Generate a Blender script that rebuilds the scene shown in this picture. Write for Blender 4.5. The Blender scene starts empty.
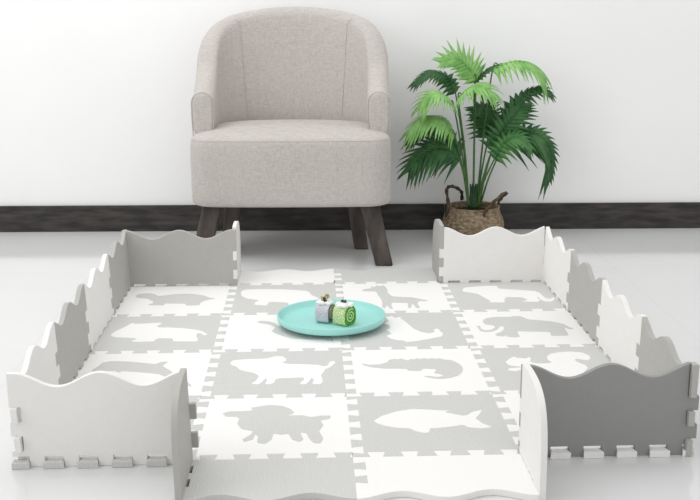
import bpy, bmesh, math, random
from mathutils import Vector, Matrix
random.seed(4)
S = bpy.context.scene
COL = S.collection
PI = math.pi

# ------------------------------------------------------------------ helpers
def mesh_obj(name, bm, mat=None, parent=None, smooth=False):
    bmesh.ops.recalc_face_normals(bm, faces=bm.faces)
    me = bpy.data.meshes.new(name); bm.to_mesh(me); bm.free()
    if mat: me.materials.append(mat)
    if smooth:
        for p in me.polygons: p.use_smooth = True
    o = bpy.data.objects.new(name, me); COL.objects.link(o)
    if parent: o.parent = parent
    return o

def empty(name, loc=(0, 0, 0), rz=0):
    o = bpy.data.objects.new(name, None); COL.objects.link(o)
    o.location = loc; o.rotation_euler = (0, 0, rz); o.empty_display_size = .05
    return o

def tag(o, label, cat, group=None):
    o['label'] = label; o['category'] = cat
    if group: o['group'] = group
    return o

def add_bevel(o, w=.001, seg=2, ang=40):
    m = o.modifiers.new('bevel', 'BEVEL'); m.width = w; m.segments = seg
    m.limit_method = 'ANGLE'; m.angle_limit = math.radians(ang)
    return o

def prism(bm, pts, fn, lo, hi):
    """polygon pts (a,b) extruded between lo and hi; fn(a,b,c)->xyz"""
    A = [bm.verts.new(fn(a, b, lo)) for a, b in pts]
    B = [bm.verts.new(fn(a, b, hi)) for a, b in pts]
    bm.faces.new(A[::-1]); bm.faces.new(B)
    n = len(pts)
    for i in range(n):
        bm.faces.new((A[i], A[(i+1) % n], B[(i+1) % n], B[i]))

def clean(pts, eps=1e-6):
    out = []
    for p in pts:
        if not out or (abs(p[0]-out[-1][0]) + abs(p[1]-out[-1][1])) > eps: out.append(p)
    if (abs(out[0][0]-out[-1][0]) + abs(out[0][1]-out[-1][1])) <= eps: out.pop()
    return out

def lathe(bm, prof, n=64, fn=None):
    rings = []
    for r, z in prof:
        if r < 1e-6: rings.append([bm.verts.new((0, 0, z))])
        else: rings.append([bm.verts.new((r*math.cos(2*PI*i/n), r*math.sin(2*PI*i/n), z)) for i in range(n)])
    for a, b in zip(rings, rings[1:]):
        for i in range(n):
            j = (i+1) % n
            if len(a) == 1 and len(b) == 1: continue
            if len(a) == 1: bm.faces.new((a[0], b[i], b[j]))
            elif len(b) == 1: bm.faces.new((a[i], b[0], a[j]))
            else: bm.faces.new((a[i], b[i], b[j], a[j]))

def catmull(P, n=8):
    P = [Vector(p) for p in P]
    Q = [P[0]*2-P[1]] + P + [P[-1]*2-P[-2]]
    out = []
    for i in range(1, len(Q)-2):
        a, b, c, d = Q[i-1:i+3]
        for k in range(n):
            t = k/n
            out.append(.5*((2*b) + (c-a)*t + (2*a-5*b+4*c-d)*t*t + (3*b-a-3*c+d)*t**3))
    out.append(P[-1]); return out

def tube(bm, path, rad, n=8, cap=True, twist=None):
    path = [Vector(p) for p in path]
    rings = []; up = None
    for i, p in enumerate(path):
        t = (path[min(i+1, len(path)-1)] - path[max(i-1, 0)]).normalized()
        if up is None: up = t.orthogonal().normalized()
        up = (up - t*up.dot(t)).normalized(); s = t.cross(up)
        r = rad(i/(len(path)-1)) if callable(rad) else rad
        ring = []
        for k in range(n):
            a = 2*PI*k/n
            rr = r*(1 + (twist(i, a) if twist else 0))
            ring.append(bm.verts.new(p + up*math.cos(a)*rr + s*math.sin(a)*rr))
        rings.append(ring)
    for a, b in zip(rings, rings[1:]):
        for k in range(n): bm.faces.new((a[k], a[(k+1) % n], b[(k+1) % n], b[k]))
    if cap:
        bm.faces.new(rings[0][::-1]); bm.faces.new(rings[-1])

# ------------------------------------------------------------------ materials
def mat(name, col, rough=.7, spec=.3, build=None):
    m = bpy.data.materials.new(name); m.use_nodes = True
    nt = m.node_tree; b = nt.nodes['Principled BSDF']
    b.inputs['Base Color'].default_value = (*col, 1)
    b.inputs['Roughness'].default_value = rough
    b.inputs['Specular IOR Level'].default_value = spec
    if build: build(nt, b)
    return m

def N(nt, kind, **kw):
    n = nt.nodes.new(kind)
    for k, v in kw.items():
        if k in n.inputs.keys(): n.inputs[k].default_value = v
        else: setattr(n, k, v)
    return n

def bumped(nt, b, height, strength, dist):
    bp = N(nt, 'ShaderNodeBump'); bp.inputs['Strength'].default_value = strength
    bp.inputs['Distance'].default_value = dist
    nt.links.new(height, bp.inputs['Height']); nt.links.new(bp.outputs[0], b.inputs['Normal'])

def noise_col(nt, b, c1, c2, scale, detail=4, stretch=(1, 1, 1), lo=.35, hi=.65, coord='Object'):
    tc = N(nt, 'ShaderNodeTexCoord'); mp = N(nt, 'ShaderNodeMapping'); mp.inputs['Scale'].default_value = stretch
    nt.links.new(tc.outputs[coord], mp.inputs[0])
    nz = N(nt, 'ShaderNodeTexNoise'); nz.inputs['Scale'].default_value = scale; nz.inputs['Detail'].default_value = detail
    nt.links.new(mp.outputs[0], nz.inputs['Vector'])
    r = N(nt, 'ShaderNodeValToRGB'); r.color_ramp.elements[0].position = lo; r.color_ramp.elements[1].position = hi
    r.color_ramp.elements[0].color = (*c1, 1); r.color_ramp.elements[1].color = (*c2, 1)
    nt.links.new(nz.outputs[0], r.inputs[0]); nt.links.new(r.outputs[0], b.inputs['Base Color'])
    return nz, mp, r

def foam(name, col, weave=.25):
    def build(nt, b):
        tc = N(nt, 'ShaderNodeTexCoord')
        sx = N(nt, 'ShaderNodeSeparateXYZ'); nt.links.new(tc.outputs['Object'], sx.inputs[0])
        def stripes(sock, per):
            a = N(nt, 'ShaderNodeMath', operation='MULTIPLY'); a.inputs[1].default_value = 2*PI/per
            nt.links.new(sock, a.inputs[0])
            s = N(nt, 'ShaderNodeMath', operation='SINE'); nt.links.new(a.outputs[0], s.inputs[0]); return s
        s1 = stripes(sx.outputs['X'], .0042); s2 = stripes(sx.outputs['Y'], .0042)
        mx = N(nt, 'ShaderNodeMath', operation='MULTIPLY_ADD'); mx.inputs[1].default_value = .4
        nt.links.new(s2.outputs[0], mx.inputs[0]); nt.links.new(s1.outputs[0], mx.inputs[2])
        bumped(nt, b, mx.outputs[0], weave, .0006)
    return mat(name, col, .75, .25, build)

WHITE = (.86, .85, .835); GREY = (.60, .60, .585)
M = {}
M['white_tile'] = foam('white textured foam', WHITE, .10)
M['grey_tile'] = foam('grey textured foam', GREY, .35)
def speck(c1, c2):
    def f(nt, b): noise_col(nt, b, c1, c2, 60, 3)
    return f
M['white_foam'] = mat('smooth white foam', WHITE, .6, .3, speck((.81, .795, .775), (.825, .81, .79)))
M['grey_foam'] = mat('smooth grey foam', GREY, .6, .3, speck((.425, .415, .39), (.44, .43, .405)))
M['dark_foam'] = mat('grey foam with painted shade', (.24, .24, .235), .55, .35, speck((.28, .28, .273), (.29, .29, .283)))  # grey foam for the right front panel, its shade painted into the colour

def wall_b(nt, b):
    nz, mp, r = noise_col(nt, b, (.905, .905, .90), (.925, .925, .92), 2.5, 4)
    n2 = N(nt, 'ShaderNodeTexNoise'); n2.inputs['Scale'].default_value = 180
    nt.links.new(mp.outputs[0], n2.inputs['Vector'])
    bumped(nt, b, n2.outputs[0], .12, .001)
M['wall'] = mat('white painted wall', (.88, .88, .87), .8, .2, wall_b)

def base_b(nt, b):
    nz, mp, r = noise_col(nt, b, (.018, .015, .014), (.075, .066, .06), 9, 9, (1, 1, 5), .38, .78)
    bumped(nt, b, nz.outputs[0], .2, .003)
M['baseboard'] = mat('dark scuffed baseboard', (.04, .035, .033), .45, .4, base_b)

def floor_b(nt, b):
    tc = N(nt, 'ShaderNodeTexCoord'); mp = N(nt, 'ShaderNodeMapping')
    mp.inputs['Location'].default_value = (.745, .192, 0)
    nt.links.new(tc.outputs['Object'], mp.inputs[0])
    br = N(nt, 'ShaderNodeTexBrick'); br.offset = 0; br.squash = 1
    br.inputs['Scale'].default_value = 1; br.inputs['Brick Width'].default_value = 1.6; br.inputs['Row Height'].default_value = .8
    br.inputs['Mortar Size'].default_value = .0012; br.inputs['Mortar Smooth'].default_value = .2
    br.inputs['Color1'].default_value = (.70, .705, .70, 1); br.inputs['Color2'].default_value = (.72, .725, .72, 1)
    br.inputs['Mortar'].default_value = (.64, .645, .64, 1)
    nt.links.new(mp.outputs[0], br.inputs['Vector'])
    nz = N(nt, 'ShaderNodeTexNoise'); nz.inputs['Scale'].default_value = 2.2; nz.inputs['Detail'].default_value = 6
    nt.links.new(tc.outputs['Object'], nz.inputs['Vector'])
    mr = N(nt, 'ShaderNodeMapRange'); mr.inputs['To Min'].default_value = .94; mr.inputs['To Max'].default_value = 1.05
    nt.links.new(nz.outputs[0], mr.inputs[0])
    mul = N(nt, 'ShaderNodeVectorMath', operation='SCALE')
    nt.links.new(br.outputs['Color'], mul.inputs[0]); nt.links.new(mr.outputs[0], mul.inputs['Scale'])
    nt.links.new(mul.outputs[0], b.inputs['Base Color'])
    n3 = N(nt, 'ShaderNodeTexNoise'); n3.inputs['Scale'].default_value = 7
    nt.links.new(tc.outputs['Object'], n3.inputs['Vector'])
    bumped(nt, b, n3.outputs[0], .05, .004)
M['floor'] = mat('polished pale stone floor', (.7, .7, .69), .09, .5, floor_b)

def fabric_b(nt, b):
    tc = N(nt, 'ShaderNodeTexCoord')
    outs = []
    for st in ((60, 60, 420), (420, 420, 60)):
        mp = N(nt, 'ShaderNodeMapping'); mp.inputs['Scale'].default_value = st
        nt.links.new(tc.outputs['Object'], mp.inputs[0])
        nz = N(nt, 'ShaderNodeTexNoise'); nz.inputs['Scale'].default_value = 1; nz.inputs['Detail'].default_value = 2
        nt.links.new(mp.outputs[0], nz.inputs['Vector']); outs.append(nz)
    ad = N(nt, 'ShaderNodeMath', operation='ADD'); nt.links.new(outs[0].outputs[0], ad.inputs[0]); nt.links.new(outs[1].outputs[0], ad.inputs[1])
    r = N(nt, 'ShaderNodeMapRange'); r.inputs['From Min'].default_value = .7; r.inputs['From Max'].default_value = 1.3
    nt.links.new(ad.outputs[0], r.inputs[0])
    big = N(nt, 'ShaderNodeTexNoise'); big.inputs['Scale'].default_value = 5; nt.links.new(tc.outputs['Object'], big.inputs['Vector'])
    mx = N(nt, 'ShaderNodeMath', operation='MULTIPLY_ADD'); mx.inputs[1].default_value = .35
    nt.links.new(big.outputs[0], mx.inputs[0]); nt.links.new(r.outputs[0], mx.inputs[2])
    cr = N(nt, 'ShaderNodeValToRGB'); cr.color_ramp.elements[0].position = .1; cr.color_ramp.elements[1].position = 1.0
    cr.color_ramp.elements[0].color = (.43, .395, .37, 1); cr.color_ramp.elements[1].color = (.555, .52, .49, 1)
    nt.links.new(mx.outputs[0], cr.inputs[0]); nt.links.new(cr.outputs[0], b.inputs['Base Color'])
    bumped(nt, b, ad.outputs[0], .35, .001)
    b.inputs['Sheen Weight'].default_value = .15
M['fabric'] = mat('oatmeal linen weave', (.5, .46, .43), .9, .15, fabric_b)
M['piping'] = mat('linen piping', (.50, .46, .43), .9, .15)

def wood_b(nt, b):
    nz, mp, r = noise_col(nt, b, (.022, .017, .015), (.095, .075, .065), 30, 6, (1, 1, .12), .35, .7)
    bumped(nt, b, nz.outputs[0], .3, .002)
M['wood'] = mat('dark stained wood', (.04, .03, .028), .5, .4, wood_b)

def teal_b(nt, b): noise_col(nt, b, (.33, .70, .65), (.36, .73, .68), 4, 2)
M['teal'] = mat('glazed aqua ceramic', (.27, .64, .59), .35, .4, teal_b)

def leaf(name, c1, c2):
    def f(nt, b):
        noise_col(nt, b, c1, c2, 25, 3)
        b.inputs['Transmission Weight'].default_value = 0
    return mat(name, c1, .5, .35, f)
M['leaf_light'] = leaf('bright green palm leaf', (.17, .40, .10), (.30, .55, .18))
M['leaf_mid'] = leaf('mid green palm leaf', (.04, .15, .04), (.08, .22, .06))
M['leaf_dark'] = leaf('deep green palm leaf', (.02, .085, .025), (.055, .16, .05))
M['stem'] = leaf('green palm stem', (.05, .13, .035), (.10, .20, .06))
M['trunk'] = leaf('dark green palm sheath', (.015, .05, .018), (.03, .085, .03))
def bask_b(nt, b):
    nz, mp, r = noise_col(nt, b, (.13, .09, .055), (.36, .285, .19), 70, 5, (1, 1, 2), .32, .68)
    bumped(nt, b, nz.outputs[0], .6, .003)
M['basket'] = mat('woven seagrass', (.27, .21, .14), .85, .2, bask_b)
def hand_b(nt, b): noise_col(nt, b, (.045, .03, .02), (.13, .095, .065), 60, 4)
M['handle'] = mat('dark braided seagrass', (.08, .06, .04), .85, .2, hand_b)
M['soil'] = mat('dark potting soil', (.03, .022, .016), .95, .1, lambda nt, b: noise_col(nt, b, (.015, .011, .008), (.06, .045, .03), 90))

def sponge(name, c1, c2, sc=260):
    def f(nt, b):
        nz, mp, r = noise_col(nt, b, c1, c2, sc, 3, lo=.38, hi=.62)
        bumped(nt, b, nz.outputs[0], .7, .002)
    return mat(name, c1, .9, .15, f)
M['green_crumb'] = sponge('green tea sponge', (.36, .52, .16), (.78, .82, .55))
M['green_cut'] = sponge('deep green sponge', (.07, .26, .03), (.13, .36, .05), 160)
M['lilac_crumb'] = sponge('pale lilac sponge', (.50, .47, .53), (.68, .64, .69))
M['grey_cut'] = sponge('charcoal sponge', (.12, .115, .12), (.24, .23, .22), 160)
M['cream_green'] = sponge('pale green filling', (.55, .72, .35), (.70, .82, .50))
M['cream_filling'] = sponge('beige filling', (.60, .54, .44), (.74, .68, .58))
M['cream'] = mat('whipped cream', (.86, .85, .82), .5, .35, lambda nt, b: noise_col(nt, b, (.84, .83, .8), (.88, .87, .85), 60))
M['chocolate'] = mat('dark chocolate', (.02, .014, .012), .35, .5, lambda nt, b: noise_col(nt, b, (.015, .01, .009), (.035, .025, .02), 80))
M['nut'] = mat('pale nut flake', (.55, .48, .22), .6, .3, lambda nt, b: noise_col(nt, b, (.5, .42, .16), (.6, .55, .3), 80))
ANIMALS = {
  'turtle': [[123,631],[137,685],[179,711],[243,715],[294,678],[330,614],[400,638],[487,675],[578,685],[673,659],[750,614],[802,543],[866,499],[808,475],[767,430],[738,365],[745,293],[621,286],[605,352],[425,367],[428,302],[290,315],[283,342],[322,379],[301,453],[241,536],[175,553],[138,582]],
  'pig_a': [[103,446],[124,537],[155,597],[197,690],[213,746],[233,774],[255,744],[345,751],[460,769],[480,745],[447,678],[461,632],[553,628],[697,593],[783,550],[836,514],[875,447],[893,425],[863,394],[830,460],[801,450],[800,386],[826,280],[822,238],[636,247],[617,331],[501,337],[483,296],[480,255],[315,252],[298,289],[343,329],[274,358],[176,374],[133,392]],
  'dolphin': [[113,584],[146,657],[166,756],[228,789],[367,770],[489,729],[570,701],[602,753],[656,757],[633,692],[624,658],[694,556],[755,441],[794,346],[833,328],[872,257],[888,204],[856,237],[814,249],[763,294],[706,389],[618,487],[539,513],[441,540],[343,562],[330,528],[296,564],[210,568],[155,559]],
  'hippo': [[85,665],[87,757],[129,808],[268,815],[495,790],[704,727],[738,582],[798,477],[821,413],[797,365],[747,405],[723,247],[637,227],[538,244],[523,342],[369,374],[347,326],[340,254],[223,284],[236,368],[267,428],[146,496],[97,588]],
  'kangaroo': [[271,746],[310,787],[373,763],[428,706],[461,620],[501,650],[608,740],[735,880],[832,880],[897,880],[905,880],[877,837],[844,751],[840,518],[882,365],[905,240],[905,162],[905,186],[820,240],[731,244],[583,271],[507,343],[445,415],[407,478],[426,549],[431,600],[376,677],[313,712]],
  'pig_b': [[121,696],[139,759],[176,772],[236,783],[341,787],[401,798],[452,843],[506,840],[537,787],[541,740],[509,687],[554,662],[673,647],[777,629],[821,591],[851,616],[865,693],[895,714],[909,668],[881,602],[850,550],[831,537],[819,472],[797,409],[809,261],[787,213],[731,224],[745,306],[731,361],[714,286],[688,218],[639,228],[674,309],[674,359],[502,351],[474,335],[462,257],[428,226],[399,240],[413,330],[398,355],[374,269],[350,230],[300,252],[333,304],[350,408],[311,474],[251,508],[205,545],[179,612],[139,650]],
  'sheep': [[142,688],[181,729],[277,725],[340,739],[322,784],[401,815],[449,831],[530,809],[586,754],[613,684],[566,635],[661,639],[724,602],[787,625],[850,622],[843,572],[780,542],[801,467],[769,366],[797,249],[775,175],[737,184],[707,253],[692,338],[650,355],[674,239],[648,203],[603,243],[580,335],[529,322],[486,347],[477,249],[441,183],[390,200],[391,306],[371,337],[363,254],[311,219],[297,257],[344,331],[357,385],[278,428],[248,517],[259,599],[235,633],[171,636]],
  'crocodile': [[102,645],[163,611],[238,621],[293,663],[313,718],[352,739],[381,728],[406,746],[426,722],[454,697],[475,729],[501,718],[527,745],[547,725],[580,747],[608,727],[640,744],[668,724],[700,737],[727,707],[785,686],[832,593],[843,512],[826,425],[783,349],[719,302],[645,284],[576,309],[534,344],[567,351],[635,323],[683,354],[658,390],[630,399],[616,426],[640,455],[635,499],[548,512],[527,461],[426,474],[436,500],[379,520],[261,526],[175,556],[118,599]],
  'fish': [[123,518],[183,602],[287,676],[390,714],[488,699],[565,679],[634,676],[596,646],[637,623],[709,578],[740,587],[778,643],[853,677],[821,599],[785,533],[816,446],[868,379],[793,362],[720,385],[688,426],[627,405],[529,384],[471,377],[460,315],[426,307],[373,343],[348,383],[264,397],[191,434],[146,476]],
  'antelope': [[206,717],[241,773],[308,791],[297,857],[333,834],[368,906],[377,861],[429,895],[448,763],[446,621],[474,501],[546,477],[654,458],[721,401],[787,344],[767,319],[705,335],[682,251],[691,109],[656,110],[646,226],[628,227],[612,112],[585,114],[600,274],[458,294],[445,217],[452,101],[425,103],[404,212],[382,105],[359,157],[371,285],[368,418],[349,556],[339,682],[265,686],[218,695]],
  'whale': [[364,853],[397,846],[422,874],[446,813],[506,852],[488,800],[509,751],[541,634],[577,491],[633,395],[695,360],[740,401],[736,467],[776,493],[784,421],[802,354],[783,280],[696,232],[628,193],[544,156],[480,144],[459,186],[420,193],[360,243],[338,312],[382,364],[373,418],[345,475],[384,517],[380,613],[338,655],[389,728]],
  'panther': [[145,692],[186,777],[295,808],[393,825],[497,820],[490,726],[578,693],[721,650],[809,624],[844,566],[853,461],[865,365],[897,343],[936,396],[945,354],[896,257],[842,259],[808,314],[801,409],[786,396],[795,295],[767,250],[627,270],[691,320],[668,388],[636,410],[511,430],[481,344],[469,245],[327,258],[352,303],[315,406],[273,545],[206,597],[146,635]],
  'elephant': [[186,719],[229,776],[311,801],[421,796],[469,818],[520,815],[552,760],[568,712],[664,684],[758,644],[814,595],[843,560],[863,479],[891,439],[853,419],[823,487],[816,404],[808,253],[661,249],[676,356],[484,381],[418,396],[406,315],[409,245],[372,226],[303,245],[307,309],[289,256],[227,270],[218,313],[289,391],[317,456],[326,522],[299,540],[268,458],[215,394],[148,381],[111,410],[111,493],[100,550],[133,548],[128,465],[162,419],[216,444],[250,498],[251,554],[182,592],[174,649]],
  'squirrel': [[180,631],[218,698],[266,752],[283,718],[348,701],[378,737],[384,690],[362,622],[399,584],[488,580],[524,605],[506,661],[511,731],[553,800],[622,835],[719,850],[805,822],[840,749],[838,692],[803,633],[764,658],[722,674],[704,652],[717,592],[755,535],[760,468],[707,375],[639,280],[562,200],[414,178],[332,198],[362,272],[344,357],[322,393],[253,448],[218,419],[164,444],[174,483],[279,504],[253,528],[198,548],[182,585]],
}

# ------------------------------------------------------------------ setting
def struct(name, bm, m, **kw):
    o = mesh_obj(name, bm, m, **kw); o['kind'] = 'structure'; return o
bm = bmesh.new(); prism(bm, [(-3.2, -3.0), (3.2, -3.0), (3.2, 2.12), (-3.2, 2.12)], lambda a, b, c: (a, b, c), -.05, 0)
struct('floor', bm, M['floor'])
WR = -.0240
bm = bmesh.new(); prism(bm, [(-3.1, 2.002), (3.1, 2.002), (3.1, 2.10), (-3.1, 2.10)], lambda a, b, c: (a, b, c), 0, 2.6)
w = struct('wall_back', bm, M['wall']); w.rotation_euler = (0, 0, WR)
bm = bmesh.new()
for x0, x1 in ((-3.1, .3545), (.3575, 3.1)):
    prism(bm, [(x0, 0), (x1, 0), (x1, .094), (x0, .094)], lambda a, b, c: (a, c, b), 1.990, 2.0015)
w = struct('baseboard_back', bm, M['baseboard']); w.rotation_euler = (0, 0, WR); add_bevel(w, .0012)

# ------------------------------------------------------------------ play mat
T = .3; D = .0105; TH = .012; HW_ROOT = .19; HW_TIP = .27; P5 = T/5
HC = .72    # lower tile's tabs point up (+y), centre within each fifth
VC = .51    # left tile's tabs point right (+x)
def teeth(c, L=T, n=5):
    """(s, off) along an edge; base at -D, tabs to +D"""
    p = L/n; out = [(0, -D)]
    for k in range(n):
        m = (k+c)*p
        out += [(m-HW_ROOT*p, -D), (m-HW_TIP*p, D), (m+HW_TIP*p, D), (m+HW_ROOT*p, -D)]
    out.append((L, -D)); return out
SIDE2 = [-.048, -.102]    # tab centres on the short sides of a flat border piece
def teeth2(y_far):
    out = [(0, -D)]
    for m in SIDE2:
        out += [(m+.0115, -D), (m+.0155, D), (m-.0155, D), (m-.0115, -D)]
    out.append((y_far, -D)); return out
def wave(u): return .1615 + .0125*math.cos(4*PI*u/T)
GRP_T = 'animal puzzle tiles of the play mat'

def tile_poly():
    B = [(s-D, o) for s, o in teeth(HC)]
    Rt = [(T+o, s-D) for s, o in teeth(VC)]
    Tp = [(s-D, T+o) for s, o in teeth(HC)][::-1]
    Lf = [(o, s-D) for s, o in teeth(VC)][::-1]
    return clean(B+Rt+Tp+Lf)
def smooth_closed(P, n=1):
    for _ in range(n):
        Q = []
        for i in range(len(P)):
            a = P[i]; b = P[(i+1) % len(P)]
            Q += [(a[0]*.88+b[0]*.12, a[1]*.88+b[1]*.12), (a[0]*.12+b[0]*.88, a[1]*.12+b[1]*.88)]
        P = Q
    return P

ROWS = ['row nearest the camera', 'second row from the front', 'third row from the front', 'back row by the armchair']
LAYOUT = {
 (0, 3): ('white', 'turtle', 'white puzzle tile with a grey turtle, in front of the grey back border panel'),
 (0, 2): ('grey', 'pig_a', 'grey puzzle tile with a white long-snouted pig, between the turtle and dolphin tiles'),
 (0, 1): ('white', 'dolphin', 'white puzzle tile with a grey leaping dolphin, behind the white front panel'),
 (0, 0): ('grey', None, 'plain-looking grey puzzle tile hidden mostly behind the white front panel'),
 (1, 3): ('grey', 'hippo', 'grey puzzle tile with a white round-backed hippo, behind the aqua plate'),
 (1, 2): ('white', 'kangaroo', 'white puzzle tile with a grey long-tailed animal half under the aqua plate'),
 (1, 1): ('grey', 'pig_b', 'grey puzzle tile with a white curly-tailed pig, directly behind the sheep tile'),
 (1, 0): ('white', 'sheep', 'white puzzle tile with a grey woolly sheep near the front edge'),
 (2, 3): ('white', 'antelope', 'white puzzle tile with a grey standing antelope, behind the plate on its right'),
 (2, 2): ('grey', 'whale', 'grey puzzle tile with a white whale whose tail curls up, right of the plate'),
 (2, 1): ('white', 'crocodile', 'white puzzle tile with a grey crocodile, directly behind the fish tile'),
 (2, 0): ('grey', 'fish', 'grey puzzle tile with a white fish near the front edge'),
 (3, 3): ('grey', 'panther', 'grey puzzle tile with a white prowling big cat, before the white back panel'),
 (3, 2): ('white', 'elephant', 'white puzzle tile with a grey elephant, along the right border'),
 (3, 1): ('grey', 'squirrel', 'grey puzzle tile with a white bushy-tailed squirrel, behind the grey front panel'),
 (3, 0): ('white', None, 'plain-looking white puzzle tile hidden mostly behind the grey front panel'),
}
INLAY_NAME = {'pig_a': 'pig_inlay', 'pig_b': 'pig_inlay', 'kangaroo': 'animal_inlay', 'panther': 'big_cat_inlay'}
for (c, r), (col, an, lab) in LAYOUT.items():
    root = empty('puzzle_tile', (-.6+T*c, T*r, 0)); tag(root, lab, 'play mat tile', GRP_T)
    bm = bmesh.new(); prism(bm, tile_poly(), lambda a, b, z: (a, b, z), .0002, TH)
    o = mesh_obj('tile_body', bm, M[col+'_tile'], root); add_bevel(o, .0007, 1)
    if an:
        bm = bmesh.new()
        prism(bm, smooth_closed([(a*T/1000, b*T/1000) for a, b in ANIMALS[an]]), lambda a, b, z: (a, b, z), TH-.001, TH+.0005)
        o = mesh_obj(INLAY_NAME.get(an, an+'_inlay'), bm, M[('grey' if col == 'white' else 'white')+'_tile'], root)
        o['label'] = ('grey' if col == 'white' else 'white')+' animal-shaped insert'

# flat border pieces lying on the floor (centre columns, front and back)
def flat_border(x0, front, col, lab):
    bm = bmesh.new()
    W = [(T*k/40-D, wave(T*k/40)) for k in range(41)]
    def side(base_x, rev):
        pts = [(base_x+o, s) for s, o in teeth2(-wave(0))]
        return pts
    if front:
        fix = lambda q: [(x, min(y, -D)) for x, y in q]
        top = [(s-D, o) for s, o in teeth(HC)]
        pts = top[::1]
        pts += fix(side(T, 0))
        pts += [(u, -w) for u, w in W][::-1]
        pts += fix(side(0, 0))[::-1]
        y = 0
    else:
        bot = [(s-D, o) for s, o in teeth(HC)]
        pts = bot[:]
        pts += [(T+o, -s) for s, o in teeth2(-wave(0))]
        pts += [(u, w) for u, w in W][::-1]
        pts += [(o, -s) for s, o in teeth2(-wave(0))][::-1]
        y = 4*T
    pts = clean(pts)
    prism(bm, pts, lambda a, b, z: (a, b, z), .0002, TH)
    o = mesh_obj('flat_mat_border', bm, M[col+'_tile']); o.location = (x0, y, 0)
    add_bevel(o, .0008, 2); tag(o, lab, 'play mat border', 'border pieces lying flat on the floor')
flat_border(-.3, True, 'grey', 'grey wavy border strip lying flat in front of the sheep tile')
flat_border(0, True, 'white', 'white wavy border strip lying flat in front of the fish tile')
flat_border(-.3, False, 'white', 'white wavy border strip lying flat behind the hippo tile')
flat_border(0, False, 'grey', 'grey wavy border strip lying flat behind the antelope tile')

# standing panels. local u = length, v = height, w = thickness
ZL = [(.031, .058), (.085, .112)]
def end_profile(kind, top):
    """(reach, v) from bottom to top; tab = +D, slot = -D"""
    a, b = (D, -D) if kind == 'L' else (-D, D)
    out = []; cur = b; v = 0; out.append((b, 0.0))
    for lo, hi in ZL:
        out += [(b, lo), (a, lo), (a, hi), (b, hi)]
    out.append((b, top)); return out
def standing(length, kl, kr, feet, col, lab, fn, w0, w1, clear=.006, rlim=1, tight='', lean=0, pivot=0):
    """feet: list of (u0,u1) spans that reach the floor; elsewhere the lower edge clears the tiles"""
    H0 = wave(0); pts = []
    u = -D; gap = TH+clear
    feet = sorted(feet)
    Lp = end_profile(kl, H0); Rp = end_profile(kr, H0)
    if Lp[0][0] > 0: Lp[0] = (Lp[0][0], 0)
    Rp = [(min(r_, rlim), v) for r_, v in Rp]
    if rlim < 0: Rp = [(-.006, v) for r_, v in Rp]
    if 'r' in tight: Rp = [(max(r_, -.0008), v) for r_, v in Rp]
    if '6' in tight: Lp = [(max(r_, -.005), v) for r_, v in Lp]
    if 'l' in tight: Lp = [(max(r_, -.0008), v) for r_, v in Lp]
    bl = -Lp[0][0]; br = length+Rp[0][0]
    # bottom, left to right
    bottom = [(bl, 0.0)]; low = True
    spans = [(max(a, bl), min(b, br)) for a, b in feet if b > bl and a < br]
    bottom = []
    cur = bl
    for a, b in spans:
        if a > cur+1e-6:
            bottom += [(cur, gap), (a, gap)]
        bottom += [(a, .0002), (b, .0002)]; cur = b
    if cur < br-1e-6: bottom += [(cur, gap), (br, gap)]
    right = [(length+r, v) for r, v in Rp if v > gap+.001]
    left = [(-r, v) for r, v in Lp if v > gap+.001][::-1]
    lx = left[0][0]; rx = right[-1][0]
    topw = [(rx+(lx-rx)*k/48, 0) for k in range(1, 48)]
    topw = [(a, wave(min(max(a, 0), length))) for a, _ in topw]
    pts = clean(bottom+right+topw+left)
    bm = bmesh.new(); prism(bm, pts, fn, w0, w1)
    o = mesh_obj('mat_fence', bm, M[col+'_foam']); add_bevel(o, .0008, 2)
    if lean: o.matrix_world = Matrix.Translation((pivot, 0, 0)) @ Matrix.Rotation(lean, 4, 'Y') @ Matrix.Translation((-pivot, 0, 0))
    tag(o, lab, 'play mat fence panel', 'wavy border panels standing around the mat'); return o
def feet_for(c): return [((k+c)*P5-.22*P5, (k+c)*P5+.22*P5) for k in range(-1, 6)]
# feet are measured in cell coordinates, cell starts at x0-D: shift by -D
def sh(f): return [(a-D, b-D) for a, b in f]
# front: fence tabs point up into the tile -> feet at HC, slab between -.0005 and +D
def front_panel(x0, kl, kr, col, lab, rlim=1, tight=''):
    standing(T, kl, kr, sh(feet_for(HC)), col, lab, lambda a, b, c, x0=x0: (x0+a, c, b), -.0005, D, .008, rlim, tight)
def back_panel(x0, kl, kr, col, lab, tight):
    standing(T, kl, kr, sh(feet_for(HC+.5)), col, lab, lambda a, b, c, x0=x0: (x0+a, 4*T+c, b), -D, .0005, tight=tight)
def left_panel(r, kl, kr, col, lab):
    standing(T, kl, kr, sh(feet_for(VC)), col, lab, lambda a, b, c, y0=r*T: (-.6+c, y0+a, b), -.0005, D, lean=-.05, pivot=-.6)
def right_panel(r, kl, kr, col, lab):
    standing(T, kl, kr, sh(feet_for(VC+.5)), col, lab, lambda a, b, c, y0=r*T: (.6+c, y0+a, b), -D, .0005, lean=.015, pivot=.6)
front_panel(-.6, 'R', 'R', 'white', 'white wavy-topped panel standing at the left front, grey tabs along its foot', -.002)
front_panel(.3, 'R', 'L', 'dark', 'grey wavy-topped panel with shade painted into its colour, standing at the right front, white tabs along its foot', tight='l')
back_panel(-.6, 'R', 'R', 'grey', 'grey wavy-topped panel standing behind the turtle tile, left of the armchair', 'r6')
back_panel(.3, 'L', 'L', 'white', 'white wavy-topped panel standing in front of the plant basket', 'l')
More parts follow.
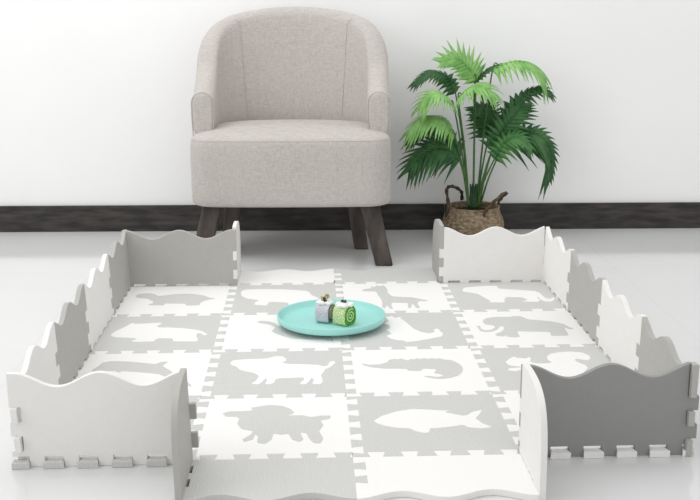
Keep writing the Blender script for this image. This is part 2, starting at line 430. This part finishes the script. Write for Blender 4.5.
for r, (col, lab) in enumerate([('white', 'white side panel on the left border meeting the white front panel'),
        ('grey', 'grey side panel on the left border beside the dolphin tile'),
        ('white', 'white side panel on the left border beside the long-snouted pig tile'),
        ('grey', 'grey side panel on the left border beside the turtle tile')]):
    left_panel(r, 'L', 'R', col, lab)
for r, (col, lab) in enumerate([('grey', 'grey side panel on the right border meeting the grey front panel'),
        ('white', 'white side panel on the right border beside the squirrel tile'),
        ('grey', 'grey side panel on the right border beside the elephant tile'),
        ('white', 'white side panel on the right border beside the big cat tile')]):
    right_panel(r, 'R', 'L', col, lab)

def wing(x, outward, front, kind, col, lab):
    """curved end piece standing across the end of the flat strips"""
    Lw, Hw, n = .172, .182, 4.2
    ep = end_profile(kind, Hw-.002)
    g = TH+.0006
    feet = [(m-.0125, m+.0125) for m in (.048, .102)]
    if outward > 0:   # strip's own tabs pass through: feet are the gaps between them
        feet = [(D, .048-.0165), (.048+.0165, .102-.0165), (.102+.0165, Lw)]
    else: feet = feet+[(.150, Lw)]
    left = [(min(-r_, .0008), v) for r_, v in ep if v > g+.001]
    bottom = []; cur = left[0][0]
    for a, b in feet:
        a = max(a, cur)
        if a > cur+1e-6: bottom += [(cur, g), (a, g)]
        bottom += [(a, .0002), (b, .0002)]; cur = b
    curve = []
    for k in range(1, 25):
        t = k/25*PI/2
        curve.append((Lw*math.cos(t)**(2/n), (Hw)*math.sin(t)**(2/n)))
    pts = clean(bottom+curve+left[::-1])
    w0, w1 = (-.0005, D) if outward < 0 else (-D, .0005)
    if front: fn = lambda a, b, c: (x+c, -a, b)
    else: fn = lambda a, b, c: (x+c, 4*T+a, b)
    bm = bmesh.new(); prism(bm, pts, fn, w0, w1)
    o = mesh_obj('curved_mat_fence', bm, M[col+'_foam']); add_bevel(o, .0008, 2)
    if front and outward < 0:
        o.location = (-.0045, 0, .0015); o.matrix_world = Matrix.Translation((x-.004, 0, .0)) @ Matrix.Rotation(-.03, 4, 'Y') @ Matrix.Translation((-x, 0, 0))
    if front and outward < 0:      # tabs that pass through the piece and show on its inner side
        for z0, z1 in ZL:
            bm = bmesh.new(); prism(bm, [(.004, z0), (.0215, z0-.001), (.0215, z1+.001), (.004, z1)], lambda a, b, c: (x+a, c, b), -.0005, D)
            t = mesh_obj('locking_tab', bm, M['grey_foam'], o); add_bevel(t, .0008, 2)
    tag(o, lab, 'play mat end panel', 'curved end panels at the openings')
wing(-.3, -1, True, 'L', 'grey', 'grey curved end panel standing between the white front panel and grey flat strip')
wing(.3, 1, True, 'L', 'white', 'white curved end panel standing beside the grey front panel')
wing(-.3, -1, False, 'L', 'white', 'white curved end panel behind the grey back panel, below the chair leg')
wing(.3, 1, False, 'R', 'grey', 'grey curved end panel at the left end of the white back panel')

# ------------------------------------------------------------------ plate and cakes
bm = bmesh.new()
lathe(bm, [(0, .004), (.070, .004), (.074, 0), (.082, 0), (.084, .009), (.122, .010), (.130, .0115), (.1345, .0165), (.1355, .0270), (.1345, .0292),
           (.1325, .0292), (.1305, .0260), (.1255, .0165), (.118, .0125), (.09, .0115), (0, .0115)], 96)
o = mesh_obj('plate', bm, M['teal'], smooth=True); o.location = (-.030, .792, TH+.0007)
tag(o, 'round aqua plate with a raised rim lying on the play mat', 'plate')

def cake(loc, rz, w, h, L, side, cut, fil, lab):
    root = empty('cake_roll_slice', loc, rz); tag(root, lab, 'cake', 'cake slices on the aqua plate')
    R = w/2
    def arch(k, n=40, s=1.0, seed=0):
        # outline of the roll: round on top, slightly flattened foot
        a = 2*PI*k/n; x = R*math.cos(a); z = h/2+h/2*math.sin(a)
        e = 3.0
        x = R*abs(math.cos(a))**(2/e)*(1 if math.cos(a) > 0 else -1)
        z = h/2+h/2*abs(math.sin(a))**(2/(2.1 if math.sin(a) > 0 else 5))*(1 if math.sin(a) > 0 else -1)
        return x*s, h/2+(z-h/2)*s
    bm = bmesh.new(); rings = []
    for y, s in ((-L/2, .93), (-L/2+.001, .98), (-L/2+.003, 1), (-L/6, 1), (L/6, 1), (L/2-.003, 1), (L/2-.001, .98), (L/2, .93)):
        rings.append([bm.verts.new((arch(k, s=s)[0]*(1+random.uniform(-.012, .012)), y, arch(k, s=s)[1])) for k in range(40)])
    for a, b in zip(rings, rings[1:]):
        for k in range(40): bm.faces.new((a[k], a[(k+1) % 40], b[(k+1) % 40], b[k]))
    bm.faces.new(rings[0]); bm.faces.new(rings[-1])
    mesh_obj('sponge', bm, side, root, True)
    bm = bmesh.new(); prism(bm, [arch(k, s=.93) for k in range(40)], lambda a, b, c: (a, c, b), -L/2-.0008, -L/2+.0006)
    c_ = mesh_obj('cut_face', bm, cut, root)
    # spiral of filling
    bm = bmesh.new(); inner = []; outer = []
    for k in range(90):
        t = k/89; a = t*2*PI*2.1+1.0; rr = .70*(1-t*.88)
        wd = .055
        for lst, q in ((inner, rr-wd), (outer, rr+wd)):
            q = max(q, .01); lst.append((R*q*math.cos(a), h/2+h/2*q*math.sin(a)))
    for i in range(89):
        vs = []
        for (x, z), y in ((inner[i], -1), (inner[i+1], -1), (outer[i+1], -1), (outer[i], -1)):
            vs.append(bm.verts.new((x, -L/2-.0016, z)))
        bm.faces.new(vs)
    bmesh.ops.remove_doubles(bm, verts=bm.verts, dist=1e-5)
    r_ = bmesh.ops.extrude_face_region(bm, geom=bm.faces[:])
    bmesh.ops.translate(bm, verts=[v for v in r_['geom'] if isinstance(v, bmesh.types.BMVert)], vec=(0, .0012, 0))
    mesh_obj('cream_swirl', bm, fil, c_)
    return root
def blob(bm, c, r, sq=1, n=2, jit=.12):
    res = bmesh.ops.create_icosphere(bm, subdivisions=n, radius=1)
    for v in res['verts']:
        k = 1+random.uniform(-jit, jit)
        v.co = Vector(c)+Vector((v.co.x*r[0]*k, v.co.y*r[1]*k, v.co.z*r[2]*k))
PZ = TH+.0007+.0115
ca = cake((-.0455, .784, PZ), math.radians(66), .049, .047, .035, M['lilac_crumb'], M['grey_cut'], M['cream_filling'],
          'pale lilac cake roll slice with charcoal swirl, left one on the aqua plate')
cb = cake((.001, .757, PZ), math.radians(50), .047, .050, .038, M['green_crumb'], M['green_cut'], M['cream_green'],
          'green cake roll slice with pale green swirl, right one on the aqua plate')
for root, seed, hh in ((ca, 2, .047), (cb, 5, .049)):
    random.seed(seed)
    bm = bmesh.new()
    for k in range(14):
        blob(bm, (random.uniform(-.015, .015), random.uniform(-.015, .015), hh+random.uniform(-.001, .004)), (.008, .008, .0055))
    mesh_obj('whipped_cream', bm, M['cream'], root, True)
    bm = bmesh.new()
    ch = ((-.002, -.002, .009), (.005, .002, .008), (.001, .006, .0095)) if root is cb else ((-.001, .001, .009), (.004, .005, .011), (-.007, -.004, .008))
    for x, y, z in ch:
        blob(bm, (x, y, hh+z), (.0048, .0042, .0035), jit=.2)
    mesh_obj('chocolate_pieces', bm, M['chocolate'], root, True)
    if root is ca:
        bm = bmesh.new()
        for k in range(4):
            a = random.uniform(0, 6.28); c = Vector((random.uniform(-.01, .004), random.uniform(-.008, .008), hh+.012+.003*k))
            d1 = Vector((math.cos(a)*.007, math.sin(a)*.007, .004)); d2 = Vector((-math.sin(a)*.004, math.cos(a)*.004, .004))
            nrm = d1.cross(d2).normalized()*.0006
            A = [bm.verts.new(c+p+nrm) for p in (d1, d2, -d1, -d2)]; B = [bm.verts.new(c+p-nrm) for p in (d1, d2, -d1, -d2)]
            bm.faces.new(A); bm.faces.new(B[::-1])
            for i in range(4): bm.faces.new((A[i], A[(i+1) % 4], B[(i+1) % 4], B[i]))
        bm2 = bm
        mesh_obj('nut_flakes', bm, M['nut'], root)

# ------------------------------------------------------------------ armchair
chair = empty('armchair', (-.140, 1.470, 0), -.036)
tag(chair, 'oatmeal linen barrel armchair with dark splayed wooden legs against the wall', 'armchair')
def seat_outline(inset, n=14):
    hw = .312-inset; pts = []
    rc = .075-inset*.5
    y0 = inset
    # front edge, slightly bowed
    for k in range(n+1):
        a = -PI/2+PI/2*k/n
        pts.append((hw-rc+rc*math.cos(a), y0+rc+rc*math.sin(a)))
    ys = .26
    for k in range(1, 4*n):
        a = PI*k/(4*n); e = 2.3
        ca_, sa = math.cos(a), math.sin(a)
        pts.append((hw*abs(ca_)**(2/e)*(1 if ca_ > 0 else -1), ys+(.465-ys-inset)*abs(sa)**(2/e)))
    for k in range(n+1):
        a = PI+PI/2*k/n
        pts.append((-hw+rc+rc*math.cos(a), y0+rc+rc*math.sin(a)))
    for k in range(1, 10):
        t = k/10; pts.append(((-hw+rc)*(1-t)+(hw-rc)*t, y0-.006*math.sin(PI*t)))
    return pts
bm = bmesh.new(); rings = []
lay = [(.20, .180), (.03, .180), (.010, .182), (.003, .188), (0, .197), (0, .26), (-.001, .32), (0, .375), (.003, .388), (.010, .397), (.022, .403), (.05, .409), (.09, .415), (.14, .420), (.20, .422), (.26, .423)]
for ins, z in lay:
    rings.append([bm.verts.new((x, y, z)) for x, y in seat_outline(min(ins, .2))] if ins <= .2 else
                 [bm.verts.new((x*.4, .24+(y-.24)*.4, z)) for x, y in seat_outline(.2)])
for a, b in zip(rings, rings[1:]):
    n = len(a)
    for k in range(n): bm.faces.new((a[k], a[(k+1) % n], b[(k+1) % n], b[k]))
bm.faces.new(rings[0][::-1]); bm.faces.new(rings[-1])
o = mesh_obj('seat', bm, M['fabric'], chair, True); o.modifiers.new('s', 'SUBSURF').levels = 1; o.modifiers['s'].render_levels = 1
# piping along the top front edge of the seat
so = seat_outline(.004)
front_idx = [(x, y) for x, y in so if y < .20]
order = sorted([p for p in so if y < 9], key=lambda p: 0)
k0 = len(so)-9-15
path = [Vector((x, y, .3875)) for x, y in (so[k0:]+so[:15])]
bm = bmesh.new(); tube(bm, path, .0014, 6); mesh_obj('seat_piping', bm, M['piping'], chair, True)

# barrel back shell
cols = []
HT = [(0, .530), (.05, .548), (.10, .580), (.13, .602)]
for k in range(9):
    t = k/8; y = .115+.135*t
    z = .528+.080*(t**1.35)
    cols.append((.275, y, 1, 0, z))
zz = [(0, .608), (10, .668), (20, .706), (30, .735), (45, .760), (60, .775), (75, .784), (90, .787)]
def zt(d):
    for (a, za), (b, zb) in zip(zz, zz[1:]):
        if a <= d <= b:
            t = (d-a)/(b-a); return za+(zb-za)*t
    return zz[-1][1]
for k in range(1, 28):
    d = 90*k/27; a = math.radians(d); e = 2.25
    x = .275*math.cos(a)**(2/e) if d < 90 else 0; y = .25+.195*math.sin(a)**(2/e)
    nx, ny = math.cos(a)*.195, math.sin(a)*.275; l = math.hypot(nx, ny)
    cols.append((x, y, nx/l, ny/l, zt(math.degrees(math.atan2(y-.25, x/.275*.195)))))
full = cols+[(-x, y, -nx, ny, z) for x, y, nx, ny, z in cols[:-1][::-1]]
TK = .035
def section(x, y, nx, ny, zt_, sc=1, fw=0):
    pts = []
    back = max(0, ny)            # padding thicker and leaning at the back
    tk = TK*sc
    z0 = .37
    lean = .018*max(0, (zt_-.55)/.25)
    prof = [(-tk*.85-.012*back, z0), (-tk-.012*back, .45), (-tk-.004*back, .45+(zt_-.035-.45)*.5), (-tk, zt_-.036)]
    for k in range(1, 8):
        a = PI-PI*k/8
        prof.append((tk*math.cos(a), zt_-tk+tk*math.sin(a)))
    prof += [(tk, zt_-.036), (tk, .45+(zt_-.035-.45)*.5), (tk, .45), (tk*.9, z0)]
    for off, z in prof:
        l = lean*((z-z0)/(zt_-z0))
        pts.append(Vector((x+nx*(off+l*.3), y+ny*(off)+fw, z)))
    return pts
bm = bmesh.new(); rings = []
secs = [section(*full[0], sc=.80, fw=-.012), section(*full[0], sc=.93, fw=-.009)]
secs += [section(*c) for c in full]
secs += [section(*full[-1], sc=.93, fw=-.009), section(*full[-1], sc=.80, fw=-.012)]
rings = [[bm.verts.new(p) for p in s] for s in secs]
for a, b in zip(rings, rings[1:]):
    n = len(a)
    for k in range(n): bm.faces.new((a[k], a[(k+1) % n], b[(k+1) % n], b[k]))
bm.faces.new(rings[0]); bm.faces.new(rings[-1])
o = mesh_obj('backrest', bm, M['fabric'], chair, True)
o.modifiers.new('s', 'SUBSURF').levels = 1; o.modifiers['s'].render_levels = 1
for idx in (0, -1):
    s = section(*full[idx], sc=.97, fw=-.0075)
    bm = bmesh.new(); tube(bm, catmull(s, 3), .0017, 6); mesh_obj('arm_piping', bm, M['piping'], chair, True)
# upright seams of the inner back panel
for sgn in (1, -1):
    i = 8+13
    c = cols[i]; c = (sgn*c[0], c[1], sgn*c[2], c[3], c[4])
    s = section(*c)[:6]
    if True:
        # lean the seam toward the middle on its way down
        c2 = cols[i+3]; c2 = (sgn*c2[0], c2[1], sgn*c2[2], c2[3], c2[4]); s2 = section(*c2)[:6]
        s = [b.lerp(a, k/5) for k, (a, b) in enumerate(zip(s, s2))]
    s[0].z = .42
    bm = bmesh.new(); tube(bm, catmull([p+Vector((0, -.0005, 0)) for p in s], 4), .0006, 6); mesh_obj('back_seam', bm, M['piping'], chair, True)
# legs: square tapered, splayed
def leg(top, foot, a=.027, b=.025):
    bm = bmesh.new()
    T_, F_ = Vector(top), Vector(foot)
    ring = []
    for c, h in ((F_, b), (F_.lerp(T_, .5), (a+b)/2), (T_, a)):
        ring.append([bm.verts.new(c+Vector((sx*h, sy*h, 0))) for sx, sy in ((-1, -1), (1, -1), (1, 1), (-1, 1))])
    for p, q in zip(ring, ring[1:]):
        for k in range(4): bm.faces.new((p[k], p[(k+1) % 4], q[(k+1) % 4], q[k]))
    bm.faces.new(ring[0]); bm.faces.new(ring[-1])
    o = mesh_obj('leg', bm, M['wood'], chair); add_bevel(o, .005, 2)
for s in (1, -1):
    leg((s*.243, .070, .190), (s*.290, .010, .0005), .030, .027)
    leg((s*.195, .270, .190), (s*.222, .235, .0005), .027, .023)

# ------------------------------------------------------------------ potted palm
palm = empty('potted_palm', (.484, 1.835, 0))
tag(palm, 'leafy green fan-leaved palm in a woven belly basket by the wall', 'potted plant')
bm = bmesh.new()
prof = [(0, .001), (.075, .001), (.088, .008), (.099, .022), (.105, .040), (.106, .054), (.102, .070), (.095, .085), (.090, .098), (.088, .107), (.090, .113), (.087, .116), (.083, .112), (.082, .102), (.088, .08), (0, .08)]
# resample the outer wall into fine woven rows
fine = []
for i in range(len(prof)-1):
    (r0, z0), (r1, z1) = prof[i], prof[i+1]
    m = max(1, int(math.hypot(r1-r0, z1-z0)/.0025)) if 1 <= i <= 12 else 1
    for k in range(m): fine.append((r0+(r1-r0)*k/m, z0+(z1-z0)*k/m))
fine.append(prof[-1])
n = 120; rings = []
for r, z in fine:
    if r < 1e-6: rings.append([bm.verts.new((0, 0, z))]); continue
    ring = []
    for i in range(n):
        a = 2*PI*i/n
        row = int(z/.0085); fr = (z/.0085) % 1
        bump = .0020*math.sin(PI*fr)*(.55+.45*math.cos(a*30+row*PI)) if r > .07 else 0
        ring.append(bm.verts.new(((r+bump)*math.cos(a), (r+bump)*math.sin(a), z)))
    rings.append(ring)
for a, b in zip(rings, rings[1:]):
    for i in range(n):
        j = (i+1) % n
        if len(a) == 1: bm.faces.new((a[0], b[i], b[j]))
        elif len(b) == 1: bm.faces.new((a[i], b[0], a[j]))
        else: bm.faces.new((a[i], b[i], b[j], a[j]))
basket = mesh_obj('basket', bm, M['basket'], palm, True); basket['label'] = 'brown woven seagrass belly basket'
def handle(pts):
    bm = bmesh.new(); p = catmull(pts, 8)
    tube(bm, p, .0052, 10, twist=lambda i, a: .28*math.cos(2*a+i*.9))
    mesh_obj('handle', bm, M['handle'], basket, True)
handle([(-.094, -.02, .080), (-.090, -.022, .125), (-.096, -.02, .172), (-.086, -.012, .184), (-.062, .01, .178), (-.038, .03, .158), (-.030, .066, .125)])
handle([(.020, -.084, .080), (.028, -.089, .112), (.055, -.082, .140), (.092, -.05, .163), (.110, -.02, .160), (.104, .0, .148), (.092, .02, .125), (.094, .028, .10)])
bm = bmesh.new(); lathe(bm, [(0, .100), (.05, .098), (.082, .094), (.082, .085), (0, .085)], 32); mesh_obj('soil', bm, M['soil'], palm, True)

def frond(path, stem_from, L, nrm, n=11, mat_='leaf_light', droop=.35, sides=(1, 1), wid=.0092, phi0=75, phi1=18, stem_mid=None, seed=1, yk=0):
    """path: rachis control points; leaflets on both sides of it"""
    rnd = random.Random(seed)
    P = [Vector(p) for p in path]; C = catmull(P, 12); m = len(C)-1
    Nn = Vector(nrm).normalized()
    bm = bmesh.new()
    tube(bm, C, lambda t: .0022*(1-.7*t), 6)
    n += 3
    for i in range(n):
        t = (i+.35)/n
        f = t*m; k = min(int(f), m-1); c = C[k].lerp(C[k+1], f-k)
        tg = (C[min(k+1, m)]-C[max(k-1, 0)]).normalized()
        for si, sg in enumerate((1, -1)):
            if sides[si] <= 0: continue
            sd = tg.cross(Nn).normalized()*sg
            phi = math.radians(phi0+(phi1-phi0)*t**1.1+rnd.uniform(-4, 4))
            d = (tg*math.cos(phi)+sd*math.sin(phi)).normalized()
            ln = L*sides[si]*(math.sin(PI*(.22+.66*t))**.7)*rnd.uniform(.92, 1.06)
            wv = tg - d*tg.dot(d)
            if wv.length < .05: wv = Nn.cross(d)
            wv.normalize()
            up = d.cross(wv).normalized()
            if up.dot(Nn) < 0: up = -up
            ns = 7; L_, R_, Mid = [], [], []
            for q in range(ns+1):
                s = q/ns
                g = Vector((0, 0, -1))*droop*ln*s*s
                p = c+d*ln*s+g
                wz = wid*(1.35-.55*s)*(1-s**2.2)*(0.8+.2*math.sin(PI*min(1, s*2)))+.0003
                L_.append(bm.verts.new(p-wv*wz-up*wz*.35)); R_.append(bm.verts.new(p+wv*wz-up*wz*.35)); Mid.append(bm.verts.new(p+up*wz*.1))
            for q in range(ns):
                bm.faces.new((L_[q], Mid[q], Mid[q+1], L_[q+1])); bm.faces.new((Mid[q], R_[q], R_[q+1], Mid[q+1]))
    o = mesh_obj('frond', bm, M[mat_], palm, True)
    sm = o.modifiers.new('thick', 'SOLIDIFY'); sm.thickness = .0007
    bm = bmesh.new()
    A = Vector(stem_from); Z = P[0]
    mid = Vector(stem_mid) if stem_mid else A.lerp(Z, .5)+Vector(((Z.x-A.x)*-.06, 0, .0))
    tube(bm, catmull([A, mid, Z, P[1].lerp(P[0], .6)], 10), lambda t: .0036-.0016*t, 7)
    mesh_obj('stem', bm, M['stem'], o, True)
def U(u, v, y=0):     # plant-local coordinates in units of 3.5 mm
    return ((u-471.5)*.00345*(1+y*.27), y, (236-v)*.00357+y*.215)
B0 = lambda dx=0, y=0: (dx, y, .112)
FR = [
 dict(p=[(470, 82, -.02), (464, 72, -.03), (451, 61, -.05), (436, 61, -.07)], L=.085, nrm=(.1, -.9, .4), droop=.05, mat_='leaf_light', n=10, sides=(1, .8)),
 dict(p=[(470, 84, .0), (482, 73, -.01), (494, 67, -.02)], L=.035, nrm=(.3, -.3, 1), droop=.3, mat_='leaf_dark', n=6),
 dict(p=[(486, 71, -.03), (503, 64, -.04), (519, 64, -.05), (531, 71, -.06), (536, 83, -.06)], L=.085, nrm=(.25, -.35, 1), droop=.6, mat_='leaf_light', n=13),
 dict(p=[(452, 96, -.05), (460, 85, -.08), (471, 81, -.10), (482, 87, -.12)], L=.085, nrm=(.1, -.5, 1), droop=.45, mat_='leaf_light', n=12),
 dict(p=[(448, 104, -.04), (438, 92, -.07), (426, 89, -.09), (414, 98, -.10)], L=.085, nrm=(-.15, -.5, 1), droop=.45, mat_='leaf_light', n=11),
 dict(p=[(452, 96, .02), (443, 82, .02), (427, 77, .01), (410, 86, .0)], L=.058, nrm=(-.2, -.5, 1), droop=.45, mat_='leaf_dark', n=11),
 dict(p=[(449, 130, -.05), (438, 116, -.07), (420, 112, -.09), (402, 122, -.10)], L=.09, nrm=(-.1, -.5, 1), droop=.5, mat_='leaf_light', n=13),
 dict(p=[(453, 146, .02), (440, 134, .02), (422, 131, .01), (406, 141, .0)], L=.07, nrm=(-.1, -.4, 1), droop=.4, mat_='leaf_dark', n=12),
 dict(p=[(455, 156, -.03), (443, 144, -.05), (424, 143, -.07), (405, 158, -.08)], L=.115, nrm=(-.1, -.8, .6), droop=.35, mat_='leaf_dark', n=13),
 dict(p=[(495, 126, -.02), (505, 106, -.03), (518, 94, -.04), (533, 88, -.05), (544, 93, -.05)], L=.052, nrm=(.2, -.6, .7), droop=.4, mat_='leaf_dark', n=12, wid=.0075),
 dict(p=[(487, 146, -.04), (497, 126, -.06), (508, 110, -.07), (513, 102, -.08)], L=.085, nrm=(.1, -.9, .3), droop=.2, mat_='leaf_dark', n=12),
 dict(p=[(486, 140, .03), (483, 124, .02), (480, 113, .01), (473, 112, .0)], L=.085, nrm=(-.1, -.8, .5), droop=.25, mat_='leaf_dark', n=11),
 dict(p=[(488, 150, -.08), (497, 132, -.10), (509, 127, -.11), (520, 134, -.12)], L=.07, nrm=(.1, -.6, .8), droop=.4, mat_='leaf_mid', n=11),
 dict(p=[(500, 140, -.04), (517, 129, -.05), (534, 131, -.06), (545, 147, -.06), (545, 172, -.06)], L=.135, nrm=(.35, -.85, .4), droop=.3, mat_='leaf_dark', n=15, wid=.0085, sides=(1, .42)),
]
for i, f_ in enumerate(FR):
    f_ = dict(f_); pts = [U(*q) for q in f_.pop('p')]
    x0 = pts[0][0]
    frond(pts, B0(x0*.22, -.006+.004*(i % 4)), stem_mid=(x0*.55, pts[0][1]*.35, .112+(pts[0][2]-.112)*.52), seed=i+3, **f_)
WORLD = .92
EXPO = -0.04
LIGHT1 = ((-.7, 1.0, 2.3), (0, .9, 0), 1.6, 19)
LIGHT2 = ((-2.6, -.8, 1.7), (0, 1.0, .3), 1.6, 17)
# base of the plant: clustered dark sheaths
bm = bmesh.new()
for k in range(7):
    a = 2*PI*k/7
    tube(bm, catmull([(.010*math.cos(a), .010*math.sin(a), .105), (.009*math.cos(a), .009*math.sin(a), .15), (.013*math.cos(a), .010*math.sin(a), .19)], 5), lambda t: .0085*(1-.75*t), 8)
mesh_obj('stem_base', bm, M['trunk'], palm, True)

# ------------------------------------------------------------------ light
W = bpy.data.worlds.new('studio'); S.world = W; W.use_nodes = True
bg = W.node_tree.nodes['Background']; bg.inputs[0].default_value = (1, 1, 1, 1); bg.inputs[1].default_value = WORLD
def area(name, loc, target, size, power, col=(1, 1, 1), sy=None):
    l = bpy.data.lights.new(name, 'AREA'); l.energy = power; l.color = col; l.size = size
    if sy: l.shape = 'RECTANGLE'; l.size_y = sy
    o = bpy.data.objects.new(name, l); COL.objects.link(o); o.location = loc
    o.rotation_euler = (Vector(target)-Vector(loc)).to_track_quat('-Z', 'Y').to_euler()
    return o
area('softbox_overhead', *LIGHT1)
area('softbox_left', *LIGHT2)

# ------------------------------------------------------------------ camera
cx, cy, cz, yaw, pitch, roll, f = -.0833, -1.7808, .7995, .0390, .2273, -.0027, 1071.4
F = Vector((math.sin(yaw)*math.cos(pitch), math.cos(yaw)*math.cos(pitch), -math.sin(pitch)))
R = Vector((math.cos(yaw), -math.sin(yaw), 0)); Uv = R.cross(F)
R2 = R*math.cos(roll)+Uv*math.sin(roll); U2 = -R*math.sin(roll)+Uv*math.cos(roll)
cd = bpy.data.cameras.new('camera'); cam = bpy.data.objects.new('camera', cd); COL.objects.link(cam)
mm = Matrix((R2, U2, -F)).transposed().to_4x4(); mm.translation = (cx, cy, cz); cam.matrix_world = mm
cd.sensor_width = 36; cd.lens = 36*f/700; cd.clip_start = .05
S.camera = cam
S.view_settings.view_transform = 'Standard'; S.view_settings.look = 'None'
S.view_settings.exposure = EXPO; S.view_settings.gamma = 1; S.view_settings.use_curve_mapping = False
